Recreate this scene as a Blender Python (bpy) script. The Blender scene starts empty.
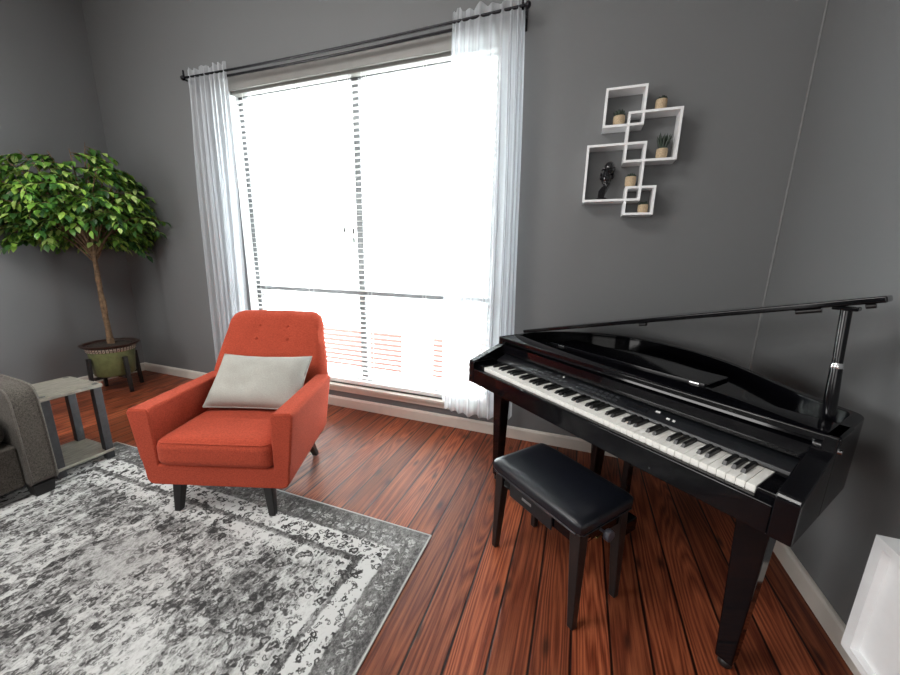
import bpy, bmesh, math, random
from mathutils import Vector, Matrix, noise
sc = bpy.context.scene
COL = sc.collection
random.seed(7)
PI = math.pi

# ------------------------------------------------------------------ camera, world, lights, exposure
F_PX = 357.23
cam_d = bpy.data.cameras.new('camera')
cam = bpy.data.objects.new('camera', cam_d)
COL.objects.link(cam)
cam_d.sensor_width = 36.0
cam_d.sensor_fit = 'HORIZONTAL'
cam_d.lens = F_PX / 900 * 36.0
cam_d.clip_start = 0.02
R = [[0.93960089, 0.09183722, -0.32972124],
     [0.34177652, -0.19992611, 0.91826922],
     [0.0184114, -0.97549755, -0.21923856]]
cam.matrix_world = Matrix([[R[i][0], -R[i][1], -R[i][2], (0, 0, 1.3)[i]] for i in range(3)] + [[0, 0, 0, 1]])
sc.camera = cam

YB, XL, XR, YF, ZC = 2.455, -4.516, 0.967, -3.6, 3.75     # room: back wall, left, right, front, ceiling

w = bpy.data.worlds.new('sky')
sc.world = w
w.use_nodes = True
w.node_tree.nodes['Background'].inputs['Color'].default_value = (0.93, 0.97, 1.0, 1)
w.node_tree.nodes['Background'].inputs['Strength'].default_value = 23.0


def area(name, loc, rot, sx, sy, power, color=(1, 1, 1)):
    d = bpy.data.lights.new(name, 'AREA')
    d.shape = 'RECTANGLE'
    d.size, d.size_y = sx, sy
    d.energy = power
    d.color = color
    o = bpy.data.objects.new(name, d)
    COL.objects.link(o)
    o.location = loc
    o.rotation_euler = rot
    return o


# fill lamps added for assumed windows behind the camera and in the left wall, plus an unseen fill panel added overhead
area('added_rear_fill', (-0.7, YF + 0.05, 1.9), (PI / 2, 0, 0), 2.4, 1.9, 34, (1.0, 0.98, 0.95))  # unseen lamp added at the solid wall behind the camera, window only assumed
area('added_side_fill', (XL + 0.05, -1.5, 1.6), (0, -PI / 2, 0), 1.8, 2.4, 105, (1.0, 0.98, 0.96))  # lamp added out of view at the solid left wall, for an assumed window
area('ceiling_fill', (-2.2, -0.3, ZC - 0.08), (0, 0, 0), 1.6, 1.6, 75, (1.0, 0.98, 0.95))
p = area('window_portal', (-1.71, 2.66, 1.39), (-PI / 2, 0, 0), 2.3, 2.4, 0)
p.data.cycles.is_portal = True

sc.view_settings.view_transform = 'Standard'
sc.view_settings.look = 'None'
sc.view_settings.exposure = 0.35
sc.view_settings.gamma = 1.0
sc.view_settings.use_curve_mapping = False
sc.cycles.max_bounces = 10
sc.cycles.transparent_max_bounces = 24
sc.cycles.caustics_reflective = False
sc.cycles.caustics_refractive = False
sc.cycles.sample_clamp_indirect = 8.0
sc.cycles.use_denoising = True


# ------------------------------------------------------------------ material helpers
class NT:
    def __init__(s, name):
        s.m = bpy.data.materials.new(name)
        s.m.use_nodes = True
        s.t = s.m.node_tree
        s.b = s.t.nodes['Principled BSDF']
        s.out = s.t.nodes['Material Output']

    def n(s, typ, **kw):
        nd = s.t.nodes.new(typ)
        for k, v in kw.items():
            if k.startswith('i_'):
                k2 = k[2:]
                nd.inputs[int(k2) if k2.isdigit() else k2].default_value = v
            else:
                setattr(nd, k, v)
        return nd

    def l(s, a, b):
        s.t.links.new(a, b)

    def math(s, op, a, b=None, c=None):
        nd = s.n('ShaderNodeMath', operation=op)
        for i, v in enumerate((a, b, c)):
            if v is None:
                continue
            if isinstance(v, (int, float)):
                nd.inputs[i].default_value = v
            else:
                s.l(v, nd.inputs[i])
        return nd.outputs[0]

    def ramp(s, fac, stops, interp='LINEAR'):
        nd = s.n('ShaderNodeValToRGB')
        cr = nd.color_ramp
        cr.interpolation = interp
        while len(cr.elements) < len(stops):
            cr.elements.new(0.5)
        for e, (p_, c_) in zip(cr.elements, stops):
            e.position = p_
            e.color = (c_[0], c_[1], c_[2], 1) if isinstance(c_, (tuple, list)) else (c_, c_, c_, 1)
        s.l(fac, nd.inputs[0])
        return nd.outputs[0]

    def mix(s, fac, a, b, mode='MIX'):
        nd = s.n('ShaderNodeMix', data_type='RGBA', blend_type=mode)
        for sock, v in ((nd.inputs[0], fac), (nd.inputs[6], a), (nd.inputs[7], b)):
            if isinstance(v, (int, float)):
                sock.default_value = v
            elif isinstance(v, tuple):
                sock.default_value = (v[0], v[1], v[2], 1)
            else:
                s.l(v, sock)
        return nd.outputs[2]

    def coords(s, scale=(1, 1, 1), kind='Object', loc=(0, 0, 0)):
        tc = s.n('ShaderNodeTexCoord')
        mp = s.n('ShaderNodeMapping')
        mp.inputs['Scale'].default_value = scale
        mp.inputs['Location'].default_value = loc
        s.l(tc.outputs[kind], mp.inputs['Vector'])
        return mp.outputs[0]

    def noise(s, vec, scale, detail=4, rough=0.55, dist=0.0):
        nd = s.n('ShaderNodeTexNoise')
        nd.inputs['Scale'].default_value = scale
        nd.inputs['Detail'].default_value = detail
        nd.inputs['Roughness'].default_value = rough
        nd.inputs['Distortion'].default_value = dist
        s.l(vec, nd.inputs['Vector'])
        return nd.outputs['Fac']

    def bump(s, h, strength=0.3, dist=0.01):
        nd = s.n('ShaderNodeBump')
        nd.inputs['Strength'].default_value = strength
        nd.inputs['Distance'].default_value = dist
        s.l(h, nd.inputs['Height'])
        s.l(nd.outputs[0], s.b.inputs['Normal'])


def plain(name, col, rough=0.5, metal=0.0, coat=0.0, nscale=0, namp=0.0, bump=0.0, spec=0.5, sheen=0.0):
    s = NT(name)
    s.b.inputs['Base Color'].default_value = (*col, 1)
    s.b.inputs['Roughness'].default_value = rough
    s.b.inputs['Metallic'].default_value = metal
    s.b.inputs['Coat Weight'].default_value = coat
    s.b.inputs['Specular IOR Level'].default_value = spec
    s.b.inputs['Sheen Weight'].default_value = sheen
    if nscale:
        v = s.coords()
        nz = s.noise(v, nscale)
        if namp:
            lo = tuple(c * (1 - namp) for c in col)
            hi = tuple(min(1, c * (1 + namp)) for c in col)
            s.l(s.ramp(nz, [(0.3, lo), (0.7, hi)]), s.b.inputs['Base Color'])
        if bump:
            s.bump(nz, bump, 0.004)
    return s.m


def fabric(name, col, weave=420, amp=0.22, bump=0.35, col2=None, blot=0.1):
    s = NT(name)
    v = s.coords()
    a = s.noise(s.coords((1, 1, 0.35)), weave, 2, 0.6)
    b2 = s.noise(s.coords((0.35, 0.35, 1)), weave, 2, 0.6)
    h = s.math('ADD', a, b2)
    lo = tuple(c * (1 - amp) for c in col)
    hi = col2 if col2 else tuple(min(1, c * (1 + amp)) for c in col)
    c1 = s.ramp(s.math('MULTIPLY', h, 0.5), [(0.36, lo), (0.64, hi)])
    big = s.noise(v, 5, 3)
    c2 = s.mix(1.0, c1, s.ramp(big, [(0.3, 1 - blot), (0.7, 1.0)]), 'MULTIPLY')
    s.l(c2, s.b.inputs['Base Color'])
    s.b.inputs['Roughness'].default_value = 0.95
    s.b.inputs['Specular IOR Level'].default_value = 0.06
    s.b.inputs['Sheen Weight'].default_value = 0.04
    s.bump(h, bump, 0.0015)
    return s.m


def wall_mat():
    s = NT('grey_wall_paint')
    v = s.coords()
    big = s.noise(v, 0.9, 3)
    s.l(s.ramp(big, [(0.3, (0.160, 0.165, 0.168)), (0.7, (0.170, 0.175, 0.178))]), s.b.inputs['Base Color'])
    s.b.inputs['Roughness'].default_value = 0.55
    s.b.inputs['Specular IOR Level'].default_value = 0.35
    fine = s.noise(v, 160, 3, 0.5)
    s.bump(fine, 0.12, 0.003)
    return s.m


def floor_mat():
    s = NT('red_pine_boards')
    PW = 0.1285
    tc = s.n('ShaderNodeTexCoord')
    sp = s.n('ShaderNodeSeparateXYZ')
    s.l(tc.outputs['Object'], sp.inputs[0])
    xx = s.math('DIVIDE', s.math('ADD', sp.outputs[0], 0.56 + PW * 60), PW)
    idx = s.math('FLOOR', xx)
    fr = s.math('FRACT', xx)
    wn = s.n('ShaderNodeTexWhiteNoise', noise_dimensions='1D')
    s.l(idx, wn.inputs['W'])
    rnd = wn.outputs['Value']
    # per-board coordinates
    cb = s.n('ShaderNodeCombineXYZ')
    s.l(sp.outputs[0], cb.inputs[0])
    s.l(s.math('ADD', sp.outputs[1], s.math('MULTIPLY', rnd, 37.0)), cb.inputs[1])
    s.l(s.math('MULTIPLY', idx, 3.7), cb.inputs[2])
    mp = s.n('ShaderNodeMapping')
    mp.inputs['Scale'].default_value = (1, 0.07, 1)
    s.l(cb.outputs[0], mp.inputs[0])
    gv = mp.outputs[0]
    # cathedral grain: distorted bands
    warp = s.noise(gv, 6, 2, 0.45)
    fine0 = s.noise(gv, 60, 3, 0.6)
    bands = s.math('FRACT', s.math('ADD', s.math('MULTIPLY', warp, 25.0), s.math('MULTIPLY', fine0, 0.5)))
    bands = s.math('ABSOLUTE', s.math('SUBTRACT', s.math('MULTIPLY', bands, 2.0), 1.0))
    mp2 = s.n('ShaderNodeMapping')
    mp2.inputs['Scale'].default_value = (1, 0.02, 1)
    s.l(cb.outputs[0], mp2.inputs[0])
    fine = s.noise(mp2.outputs[0], 170, 4, 0.65)
    g = s.math('ADD', s.math('MULTIPLY', bands, 0.30), s.math('MULTIPLY', fine, 0.85))
    col = s.ramp(g, [(0.22, (0.045, 0.008, 0.004)), (0.46, (0.135, 0.027, 0.011)), (0.82, (0.36, 0.102, 0.042))])
    tint = s.ramp(rnd, [(0.0, 0.68), (0.5, 1.0), (1.0, 1.28)])
    col = s.mix(1.0, col, tint, 'MULTIPLY')
    # knots
    mp3 = s.n('ShaderNodeMapping')
    mp3.inputs['Scale'].default_value = (7.78, 2.6, 1)
    s.l(cb.outputs[0], mp3.inputs[0])
    vo = s.n('ShaderNodeTexVoronoi', voronoi_dimensions='2D')
    vo.inputs['Scale'].default_value = 0.75
    s.l(mp3.outputs[0], vo.inputs['Vector'])
    kd = s.math('ADD', vo.outputs['Distance'], s.math('MULTIPLY', s.noise(gv, 40, 2), 0.05))
    knot = s.ramp(kd, [(0.05, 1.0), (0.13, 0.0)])
    col = s.mix(s.math('MULTIPLY', knot, 0.8), col, (0.022, 0.006, 0.004))
    # seams
    e = s.math('MINIMUM', fr, s.math('SUBTRACT', 1.0, fr))
    seam = s.ramp(e, [(0.020, 1.0), (0.045, 0.0)])
    col = s.mix(seam, col, (0.008, 0.002, 0.0015))
    s.l(col, s.b.inputs['Base Color'])
    s.l(s.ramp(s.noise(gv, 14, 3), [(0.3, 0.36), (0.7, 0.48)]), s.b.inputs['Roughness'])
    s.b.inputs['Specular IOR Level'].default_value = 0.24
    s.b.inputs['Coat Weight'].default_value = 0.04
    s.b.inputs['Coat Roughness'].default_value = 0.25
    h = s.math('SUBTRACT', s.math('MULTIPLY', g, 0.25), s.math('MULTIPLY', seam, 1.0))
    s.bump(h, 0.25, 0.003)
    return s.m


def rug_mat(hx, hy):
    s = NT('distressed_grey_rug')
    tc = s.n('ShaderNodeTexCoord')
    sp = s.n('ShaderNodeSeparateXYZ')
    s.l(tc.outputs['Object'], sp.inputs[0])
    dx = s.math('SUBTRACT', hx, s.math('ABSOLUTE', sp.outputs[0]))
    dy = s.math('SUBTRACT', hy, s.math('ABSOLUTE', sp.outputs[1]))
    v = s.coords()
    wob = s.math('MULTIPLY', s.math('SUBTRACT', s.noise(v, 30, 3), 0.5), 0.022)
    d0 = s.math('MINIMUM', dx, dy)
    d = s.math('ADD', d0, wob)
    # flowers: rings and dots on a warped lattice
    nz = s.n('ShaderNodeTexNoise')
    nz.inputs['Scale'].default_value = 24
    nz.inputs['Detail'].default_value = 3
    s.l(v, nz.inputs['Vector'])
    sc_ = s.n('ShaderNodeVectorMath', operation='SCALE')
    sc_.inputs['Scale'].default_value = 0.075
    s.l(nz.outputs['Color'], sc_.inputs[0])
    dv = s.n('ShaderNodeVectorMath', operation='ADD')
    s.l(v, dv.inputs[0])
    s.l(sc_.outputs[0], dv.inputs[1])

    def flowers(scale):
        vo = s.n('ShaderNodeTexVoronoi')
        vo.inputs['Scale'].default_value = scale
        s.l(dv.outputs[0], vo.inputs['Vector'])
        return s.ramp(vo.outputs['Distance'], [(0.10, 0.25), (0.17, 0.25), (0.23, 1.0), (0.33, 1.0), (0.42, 0.0)])
    fl1, fl2 = flowers(20), flowers(38)
    pat = s.math('MAXIMUM', fl1, s.math('MULTIPLY', fl2, 0.75))
    fine = s.noise(s.coords((1.15, 0.75, 1)), 75, 5, 0.8)
    mid = s.noise(s.coords((1.3, 0.6, 1)), 20, 5, 0.72, 0.5)
    wear = s.noise(v, 2.3, 4, 0.6, 0.5)
    D2 = s.math('MULTIPLY', d, 2.0)
    base = s.ramp(D2, [(0.0, 0.72), (0.10, 0.70), (0.272, 0.68), (0.288, 0.25), (0.46, 0.27),
                       (0.475, 0.74), (0.52, 0.70), (0.535, 0.36), (0.66, 0.40), (0.70, 0.66), (0.80, 0.62)])
    amp = s.ramp(D2, [(0.03, -0.0), (0.05, 0.0), (0.27, 0.0), (0.29, 1.0), (0.46, 1.0), (0.48, 0.1), (0.54, 0.8), (0.8, 0.45)])
    dark = s.math('ADD', base, s.math('MULTIPLY', s.math('SUBTRACT', pat, 0.3), amp))
    inb = s.ramp(D2, [(0.09, 0.0), (0.12, 0.55), (0.22, 0.55), (0.26, 0.0)])
    dark = s.math('SUBTRACT', dark, s.math('MULTIPLY', inb, s.math('MULTIPLY', fl2, s.math('MULTIPLY', fine, 1.3))))
    fieldm = s.ramp(d, [(0.05, 0.35), (0.26, 0.55), (0.42, 1.0)])
    dark = s.math('ADD', dark, s.math('MULTIPLY', s.math('MULTIPLY', s.math('SUBTRACT', wear, 0.55), 1.9), fieldm))
    dark = s.math('ADD', dark, s.math('MULTIPLY', s.math('MULTIPLY', s.math('SUBTRACT', mid, 0.5), 1.8), s.ramp(d, [(0.03, 0.35), (0.2, 0.5), (0.4, 1.0)])))
    dark = s.math('ADD', dark, s.math('MULTIPLY', s.math('SUBTRACT', fine, 0.5), 1.35))
    # pale worn medallion lobe
    ex = s.math('MULTIPLY', s.math('ADD', sp.outputs[0], 0.02), 2.8)
    ey = s.math('MULTIPLY', s.math('SUBTRACT', sp.outputs[1], 0.92), 4.0)
    rr = s.math('ADD', s.math('SQRT', s.math('ADD', s.math('MULTIPLY', ex, ex), s.math('MULTIPLY', ey, ey))),
                s.math('MULTIPLY', s.noise(v, 8, 4), 0.9))
    med = s.ramp(rr, [(0.85, 1.0), (1.0, 0.0)])
    rim = s.ramp(rr, [(0.98, 0.0), (1.03, 1.0), (1.10, 1.0), (1.25, 0.0)])
    dark = s.math('ADD', dark, s.math('MULTIPLY', rim, 0.35))
    lobe = s.math('ADD', 0.33, s.math('ADD', s.math('MULTIPLY', s.math('SUBTRACT', fine, 0.5), 0.9), s.math('MULTIPLY', fl1, 0.22)))
    dark = s.mix(s.math('MULTIPLY', med, 0.75), dark, lobe)
    bind = s.ramp(d0, [(0.006, 1.0), (0.010, 0.0)])
    col = s.ramp(dark, [(0.0, (0.54, 0.54, 0.53)), (0.28, (0.42, 0.42, 0.41)), (0.5, (0.215, 0.212, 0.208)), (0.75, (0.085, 0.083, 0.082)), (1.0, (0.040, 0.039, 0.039))])
    col = s.mix(bind, col, (0.52, 0.51, 0.49))
    s.l(col, s.b.inputs['Base Color'])
    s.b.inputs['Roughness'].default_value = 0.95
    s.b.inputs['Specular IOR Level'].default_value = 0.08
    s.bump(s.noise(v, 260, 3, 0.7), 0.4, 0.003)
    return s.m


def greywood():
    s = NT('weathered_grey_oak')
    v = s.coords((6, 1, 6))
    g = s.noise(v, 16, 4, 0.6, 0.4)
    s.l(s.ramp(g, [(0.3, (0.12, 0.108, 0.09)), (0.55, (0.21, 0.192, 0.162)), (0.75, (0.29, 0.268, 0.23))]), s.b.inputs['Base Color'])
    s.b.inputs['Roughness'].default_value = 0.55
    return s.m


def sheer_mat():
    s = NT('sheer_white_voile')
    tr = s.n('ShaderNodeBsdfTransparent')
    tl = s.n('ShaderNodeBsdfTranslucent')
    df = s.n('ShaderNodeBsdfDiffuse')
    for nd in (tl, df):
        nd.inputs['Color'].default_value = (0.92, 0.955, 1.0, 1)
    m1 = s.n('ShaderNodeMixShader', i_0=0.6)
    s.l(df.outputs[0], m1.inputs[1])
    s.l(tl.outputs[0], m1.inputs[2])
    m2 = s.n('ShaderNodeMixShader')
    lw = s.n('ShaderNodeLayerWeight')
    lw.inputs['Blend'].default_value = 0.35
    fac = s.math('ADD', s.math('MULTIPLY', lw.outputs['Facing'], 0.5), 0.36)
    s.l(fac, m2.inputs[0])
    s.l(tr.outputs[0], m2.inputs[1])
    s.l(m1.outputs[0], m2.inputs[2])
    s.l(m2.outputs[0], s.out.inputs['Surface'])
    return s.m


def glass_mat():
    s = NT('window_glass')
    tr = s.n('ShaderNodeBsdfTransparent')
    tr.inputs['Color'].default_value = (0.96, 0.98, 0.97, 1)
    gl = s.n('ShaderNodeBsdfGlossy', i_Roughness=0.02)
    lw = s.n('ShaderNodeLayerWeight')
    lw.inputs['Blend'].default_value = 0.5
    m = s.n('ShaderNodeMixShader')
    s.l(s.math('ADD', 0.035, s.math('MULTIPLY', s.math('POWER', lw.outputs['Facing'], 5.0), 0.9)), m.inputs[0])
    s.l(tr.outputs[0], m.inputs[1])
    s.l(gl.outputs[0], m.inputs[2])
    s.l(m.outputs[0], s.out.inputs['Surface'])
    return s.m


def leaf_mat():
    s = NT('ficus_leaf')
    ge = s.n('ShaderNodeNewGeometry')
    c = s.ramp(ge.outputs['Random Per Island'], [(0.0, (0.015, 0.06, 0.016)), (0.35, (0.05, 0.15, 0.025)), (0.65, (0.15, 0.33, 0.04)), (0.85, (0.32, 0.50, 0.08)), (1.0, (0.42, 0.56, 0.18))])
    s.l(c, s.b.inputs['Base Color'])
    s.b.inputs['Roughness'].default_value = 0.4
    s.b.inputs['Transmission Weight'].default_value = 0.0
    return s.m


def brick_mat():
    s = NT('red_brick')
    br = s.n('ShaderNodeTexBrick')
    br.inputs['Scale'].default_value = 4.5
    br.inputs['Color1'].default_value = (0.075, 0.011, 0.008, 1)
    br.inputs['Color2'].default_value = (0.06, 0.009, 0.007, 1)
    br.inputs['Mortar'].default_value = (0.09, 0.03, 0.024, 1)
    s.l(s.coords((1, 1, 1), 'Generated'), br.inputs['Vector'])
    s.l(br.outputs['Color'], s.b.inputs['Base Color'])
    s.b.inputs['Roughness'].default_value = 0.9
    return s.m


M = {}
M['wall'] = wall_mat()
M['floor'] = floor_mat()
M['ceiling'] = plain('white_ceiling_paint', (0.75, 0.75, 0.74), 0.8, nscale=60, namp=0.02, bump=0.1)
M['trim'] = plain('cream_trim_paint', (0.66, 0.62, 0.56), 0.38, nscale=20, namp=0.03)
M['casing'] = plain('shaded_white_casing', (0.24, 0.235, 0.222), 0.45, nscale=20, namp=0.03)  # white trim above the window, its shade put into the colour
M['caulk'] = plain('pale_caulk', (0.175, 0.178, 0.178), 0.5, nscale=40, namp=0.1)
M['vinyl'] = plain('grey_window_vinyl', (0.12, 0.125, 0.13), 0.35, nscale=30, namp=0.02)
M['blind'] = plain('white_faux_wood_slat', (0.82, 0.82, 0.81), 0.4, nscale=30, namp=0.02)
M['cord'] = plain('white_cord', (0.75, 0.75, 0.73), 0.8, nscale=200, namp=0.1)
M['tassel'] = plain('dark_cord_tassel', (0.06, 0.06, 0.06), 0.5, nscale=80, namp=0.1)
M['rod'] = plain('black_rod_metal', (0.012, 0.012, 0.016), 0.25, 0.3, nscale=60, namp=0.1)
M['sheer'] = sheer_mat()
M['glass'] = glass_mat()
M['shelf'] = plain('white_lacquer', (0.90, 0.91, 0.92), 0.4, nscale=25, namp=0.02)
M['cabinet'] = plain('white_cabinet_paint', (0.82, 0.83, 0.84), 0.4, nscale=25, namp=0.02)
M['jute'] = plain('woven_tan_pot', (0.52, 0.40, 0.26), 0.85, nscale=180, namp=0.25, bump=0.5)
M['succ'] = plain('dark_succulent_leaf', (0.018, 0.034, 0.020), 0.5, nscale=60, namp=0.3)
M['soil'] = plain('dark_soil', (0.03, 0.022, 0.016), 0.95, nscale=120, namp=0.4, bump=0.8)
M['stat'] = plain('polished_black_resin', (0.008, 0.008, 0.010), 0.16, coat=0.4, nscale=30, namp=0.1)
M['orange'] = fabric('burnt_orange_upholstery', (0.40, 0.066, 0.036), 300, 0.26, 0.35)
M['blackwood'] = plain('black_stained_wood', (0.010, 0.009, 0.009), 0.38, nscale=40, namp=0.25)
M['pillow'] = fabric('pale_grey_linen', (0.40, 0.395, 0.36), 420, 0.12, 0.2, blot=0.06)
M['sofa'] = fabric('charcoal_brown_tweed', (0.085, 0.076, 0.066), 300, 0.5, 0.6, blot=0.1)
M['sofapipe'] = fabric('taupe_piping', (0.13, 0.118, 0.105), 300, 0.3, 0.3)
M['table'] = greywood()
M['tableleg'] = plain('charcoal_table_leg', (0.022, 0.023, 0.026), 0.45, nscale=50, namp=0.3)
M['chrome'] = plain('chrome', (0.75, 0.75, 0.76), 0.12, 1.0, nscale=30, namp=0.02)
M['piano'] = plain('polished_ebony_lacquer', (0.0025, 0.0025, 0.0035), 0.08, spec=0.34, nscale=8, namp=0.1)
M['pianosatin'] = plain('satin_black_panel', (0.008, 0.009, 0.011), 0.34, nscale=80, namp=0.12)
M['ivory'] = plain('ivory_white_key', (0.90, 0.885, 0.84), 0.25, coat=0.3, nscale=20, namp=0.01)
M['ebony'] = plain('ebony_black_key', (0.005, 0.005, 0.006), 0.36, nscale=80, namp=0.1)
M['button'] = plain('dark_button', (0.03, 0.032, 0.036), 0.3, nscale=80, namp=0.1)
M['lcd'] = plain('dim_display', (0.006, 0.007, 0.009), 0.12, nscale=80, namp=0.1)
M['mark'] = plain('white_print', (0.7, 0.7, 0.68), 0.5, nscale=80, namp=0.05)
M['brass'] = plain('brass', (0.55, 0.40, 0.16), 0.25, 1.0, nscale=30, namp=0.05)
M['leather'] = plain('black_vinyl_leather', (0.005, 0.006, 0.010), 0.34, nscale=220, namp=0.15, bump=0.12)
M['pot'] = plain('olive_green_glaze', (0.155, 0.18, 0.075), 0.45, nscale=25, namp=0.2)
M['potrim'] = plain('dark_brown_rim', (0.035, 0.018, 0.014), 0.35, nscale=30, namp=0.2)
M['bark'] = plain('tan_bark', (0.16, 0.10, 0.055), 0.85, nscale=45, namp=0.5, bump=0.6)
M['leaf'] = leaf_mat()
M['brick'] = brick_mat()
M['siding'] = plain('pale_siding', (0.8, 0.8, 0.78), 0.8, nscale=5, namp=0.03)
M['paving'] = plain('pale_paving', (0.6, 0.6, 0.58), 0.9, nscale=8, namp=0.08)
M['rug'] = rug_mat(1.187, 1.525)


def greek_mat():
    s = NT('patterned_band')
    br = s.n('ShaderNodeTexChecker')
    tc = s.n('ShaderNodeTexCoord')
    sp = s.n('ShaderNodeSeparateXYZ')
    s.l(tc.outputs['Object'], sp.inputs[0])
    ang = s.math('ARCTAN2', sp.outputs[1], sp.outputs[0])
    a = s.math('FRACT', s.math('MULTIPLY', ang, 7.0))
    a2 = s.math('FRACT', s.math('MULTIPLY', ang, 14.0))
    z = s.math('FRACT', s.math('MULTIPLY', sp.outputs[2], 45.0))
    k = s.math('MULTIPLY', s.math('GREATER_THAN', a, 0.3), s.math('MAXIMUM', s.math('GREATER_THAN', z, 0.4), s.math('GREATER_THAN', a2, 0.5)))
    s.l(s.mix(k, (0.05, 0.03, 0.025), (0.55, 0.50, 0.42)), s.b.inputs['Base Color'])
    return s.m


M['greek'] = greek_mat()


# ------------------------------------------------------------------ mesh helpers
def box(bm, x0, x1, y0, y1, z0, z1):
    vs = [bm.verts.new((x, y, z)) for z in (z0, z1) for y in (y0, y1) for x in (x0, x1)]
    for f in ((0, 2, 3, 1), (4, 5, 7, 6), (0, 1, 5, 4), (2, 6, 7, 3), (0, 4, 6, 2), (1, 3, 7, 5)):
        bm.faces.new([vs[i] for i in f])
    return vs


def hexa(bm, pts):
    """8 points: bottom loop (4) then top loop (4), both in the same order"""
    vs = [bm.verts.new(p_) for p_ in pts]
    bm.faces.new([vs[i] for i in (3, 2, 1, 0)])
    bm.faces.new([vs[i] for i in (4, 5, 6, 7)])
    for i in range(4):
        j = (i + 1) % 4
        bm.faces.new([vs[i], vs[j], vs[4 + j], vs[4 + i]])


def prism(bm, poly, axis, a, b, scale_b=None):
    """extrude a 2D polygon along axis ('x': poly=(y,z); 'y': poly=(x,z); 'z': poly=(x,y))"""
    def P(q, t):
        return {'x': (t, q[0], q[1]), 'y': (q[0], t, q[1]), 'z': (q[0], q[1], t)}[axis]
    A = [bm.verts.new(P(q, a)) for q in poly]
    B = [bm.verts.new(P(q if scale_b is None else scale_b(q), b)) for q in poly]
    n = len(poly)
    bm.faces.new(A[::-1])
    bm.faces.new(B)
    for i in range(n):
        j = (i + 1) % n
        bm.faces.new([A[i], A[j], B[j], B[i]])


def tube(bm, pts, rad, seg=10, cap=True):
    pts = [Vector(p_) for p_ in pts]
    n = len(pts)
    rs = rad if isinstance(rad, (list, tuple)) else [rad] * n
    rings = []
    prev = None
    for i in range(n):
        d = (pts[min(i + 1, n - 1)] - pts[max(i - 1, 0)]).normalized()
        if prev is None:
            a = d.orthogonal().normalized()
        else:
            a = (prev - d * prev.dot(d))
            a = a.normalized() if a.length > 1e-6 else d.orthogonal().normalized()
        prev = a
        b = d.cross(a)
        rings.append([bm.verts.new(pts[i] + (a * math.cos(2 * PI * k / seg) + b * math.sin(2 * PI * k / seg)) * rs[i]) for k in range(seg)])
    for i in range(n - 1):
        for k in range(seg):
            j = (k + 1) % seg
            bm.faces.new([rings[i][k], rings[i][j], rings[i + 1][j], rings[i + 1][k]])
    if cap:
        bm.faces.new(rings[0][::-1])
        bm.faces.new(rings[-1])


def lathe(bm, prof, seg=32, c=(0, 0)):
    rings = []
    for r, z in prof:
        rings.append([bm.verts.new((c[0] + max(r, 1e-4) * math.cos(2 * PI * k / seg), c[1] + max(r, 1e-4) * math.sin(2 * PI * k / seg), z)) for k in range(seg)])
    for i in range(len(prof) - 1):
        for k in range(seg):
            j = (k + 1) % seg
            bm.faces.new([rings[i][k], rings[i][j], rings[i + 1][j], rings[i + 1][k]])
    bm.faces.new(rings[0][::-1])
    bm.faces.new(rings[-1])


def ball(bm, c, r, seg=14, rings=9):
    if isinstance(r, (int, float)):
        r = (r, r, r)
    m = Matrix.Translation(c) @ Matrix.Diagonal((*r, 1))
    bmesh.ops.create_uvsphere(bm, u_segments=seg, v_segments=rings, radius=1, matrix=m)


def rbox(bm, sx, sy, sz, r, n=10, crown=0.0, c=(0, 0, 0), jitter=0.0):
    """rounded, subdivided, crowned box (upholstery)"""
    t = bmesh.new()
    bmesh.ops.create_cube(t, size=2.0)
    bmesh.ops.subdivide_edges(t, edges=t.edges[:], cuts=n, use_grid_fill=True)
    hx, hy, hz = sx / 2, sy / 2, sz / 2

    def ease(q, h):
        k = 1 - min(r / h, 0.95) * 0.75
        return q
    mp = {}
    for v in t.verts:
        p_ = Vector((v.co.x * hx, v.co.y * hy, v.co.z * hz))
        q = Vector((max(-(hx - r), min(hx - r, p_.x)), max(-(hy - r), min(hy - r, p_.y)), max(-(hz - r), min(hz - r, p_.z))))
        d = p_ - q
        if d.length > 1e-9:
            p_ = q + d.normalized() * r
        fx = max(0, 1 - (p_.x / hx) ** 2)
        fy = max(0, 1 - (p_.y / hy) ** 2)
        if p_.z > 0:
            p_.z += crown * (fx * fy) ** 0.5
        if jitter:
            p_ += Vector((noise.noise(p_ * 9), noise.noise(p_ * 9 + Vector((7, 0, 0))), noise.noise(p_ * 9 + Vector((0, 9, 0))))) * jitter
        mp[v] = bm.verts.new(p_ + Vector(c))
    for f in t.faces:
        bm.faces.new([mp[v] for v in f.verts])
    t.free()


def obj(name, bm, mat, parent=None, smooth=False, bevel=0.0, seg=2, angle=35):
    me = bpy.data.meshes.new(name)
    bmesh.ops.recalc_face_normals(bm, faces=bm.faces[:])
    bm.to_mesh(me)
    bm.free()
    me.materials.append(M[mat] if isinstance(mat, str) else mat)
    o = bpy.data.objects.new(name, me)
    COL.objects.link(o)
    if parent is not None:
        o.parent = parent
    if bevel:
        md = o.modifiers.new('bevel', 'BEVEL')
        md.width = bevel
        md.segments = seg
        md.limit_method = 'ANGLE'
        md.angle_limit = math.radians(angle)
        md.harden_normals = True
        smooth = True
    if smooth:
        for p_ in me.polygons:
            p_.use_smooth = True
        if not bevel:
            try:
                me.set_sharp_from_angle(angle=math.radians(50))
            except Exception:
                pass
    return o


def tag(o, label, cat, group=None, kind=None):
    o['label'] = label
    o['category'] = cat
    if group:
        o['group'] = group
    if kind:
        o['kind'] = kind
    return o


def thing(name, label, cat, loc=(0, 0, 0), rz=0.0, group=None):
    o = bpy.data.objects.new(name, None)
    o.empty_display_size = 0.1
    COL.objects.link(o)
    o.location = loc
    o.rotation_euler = (0, 0, rz)
    return tag(o, label, cat, group)


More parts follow.
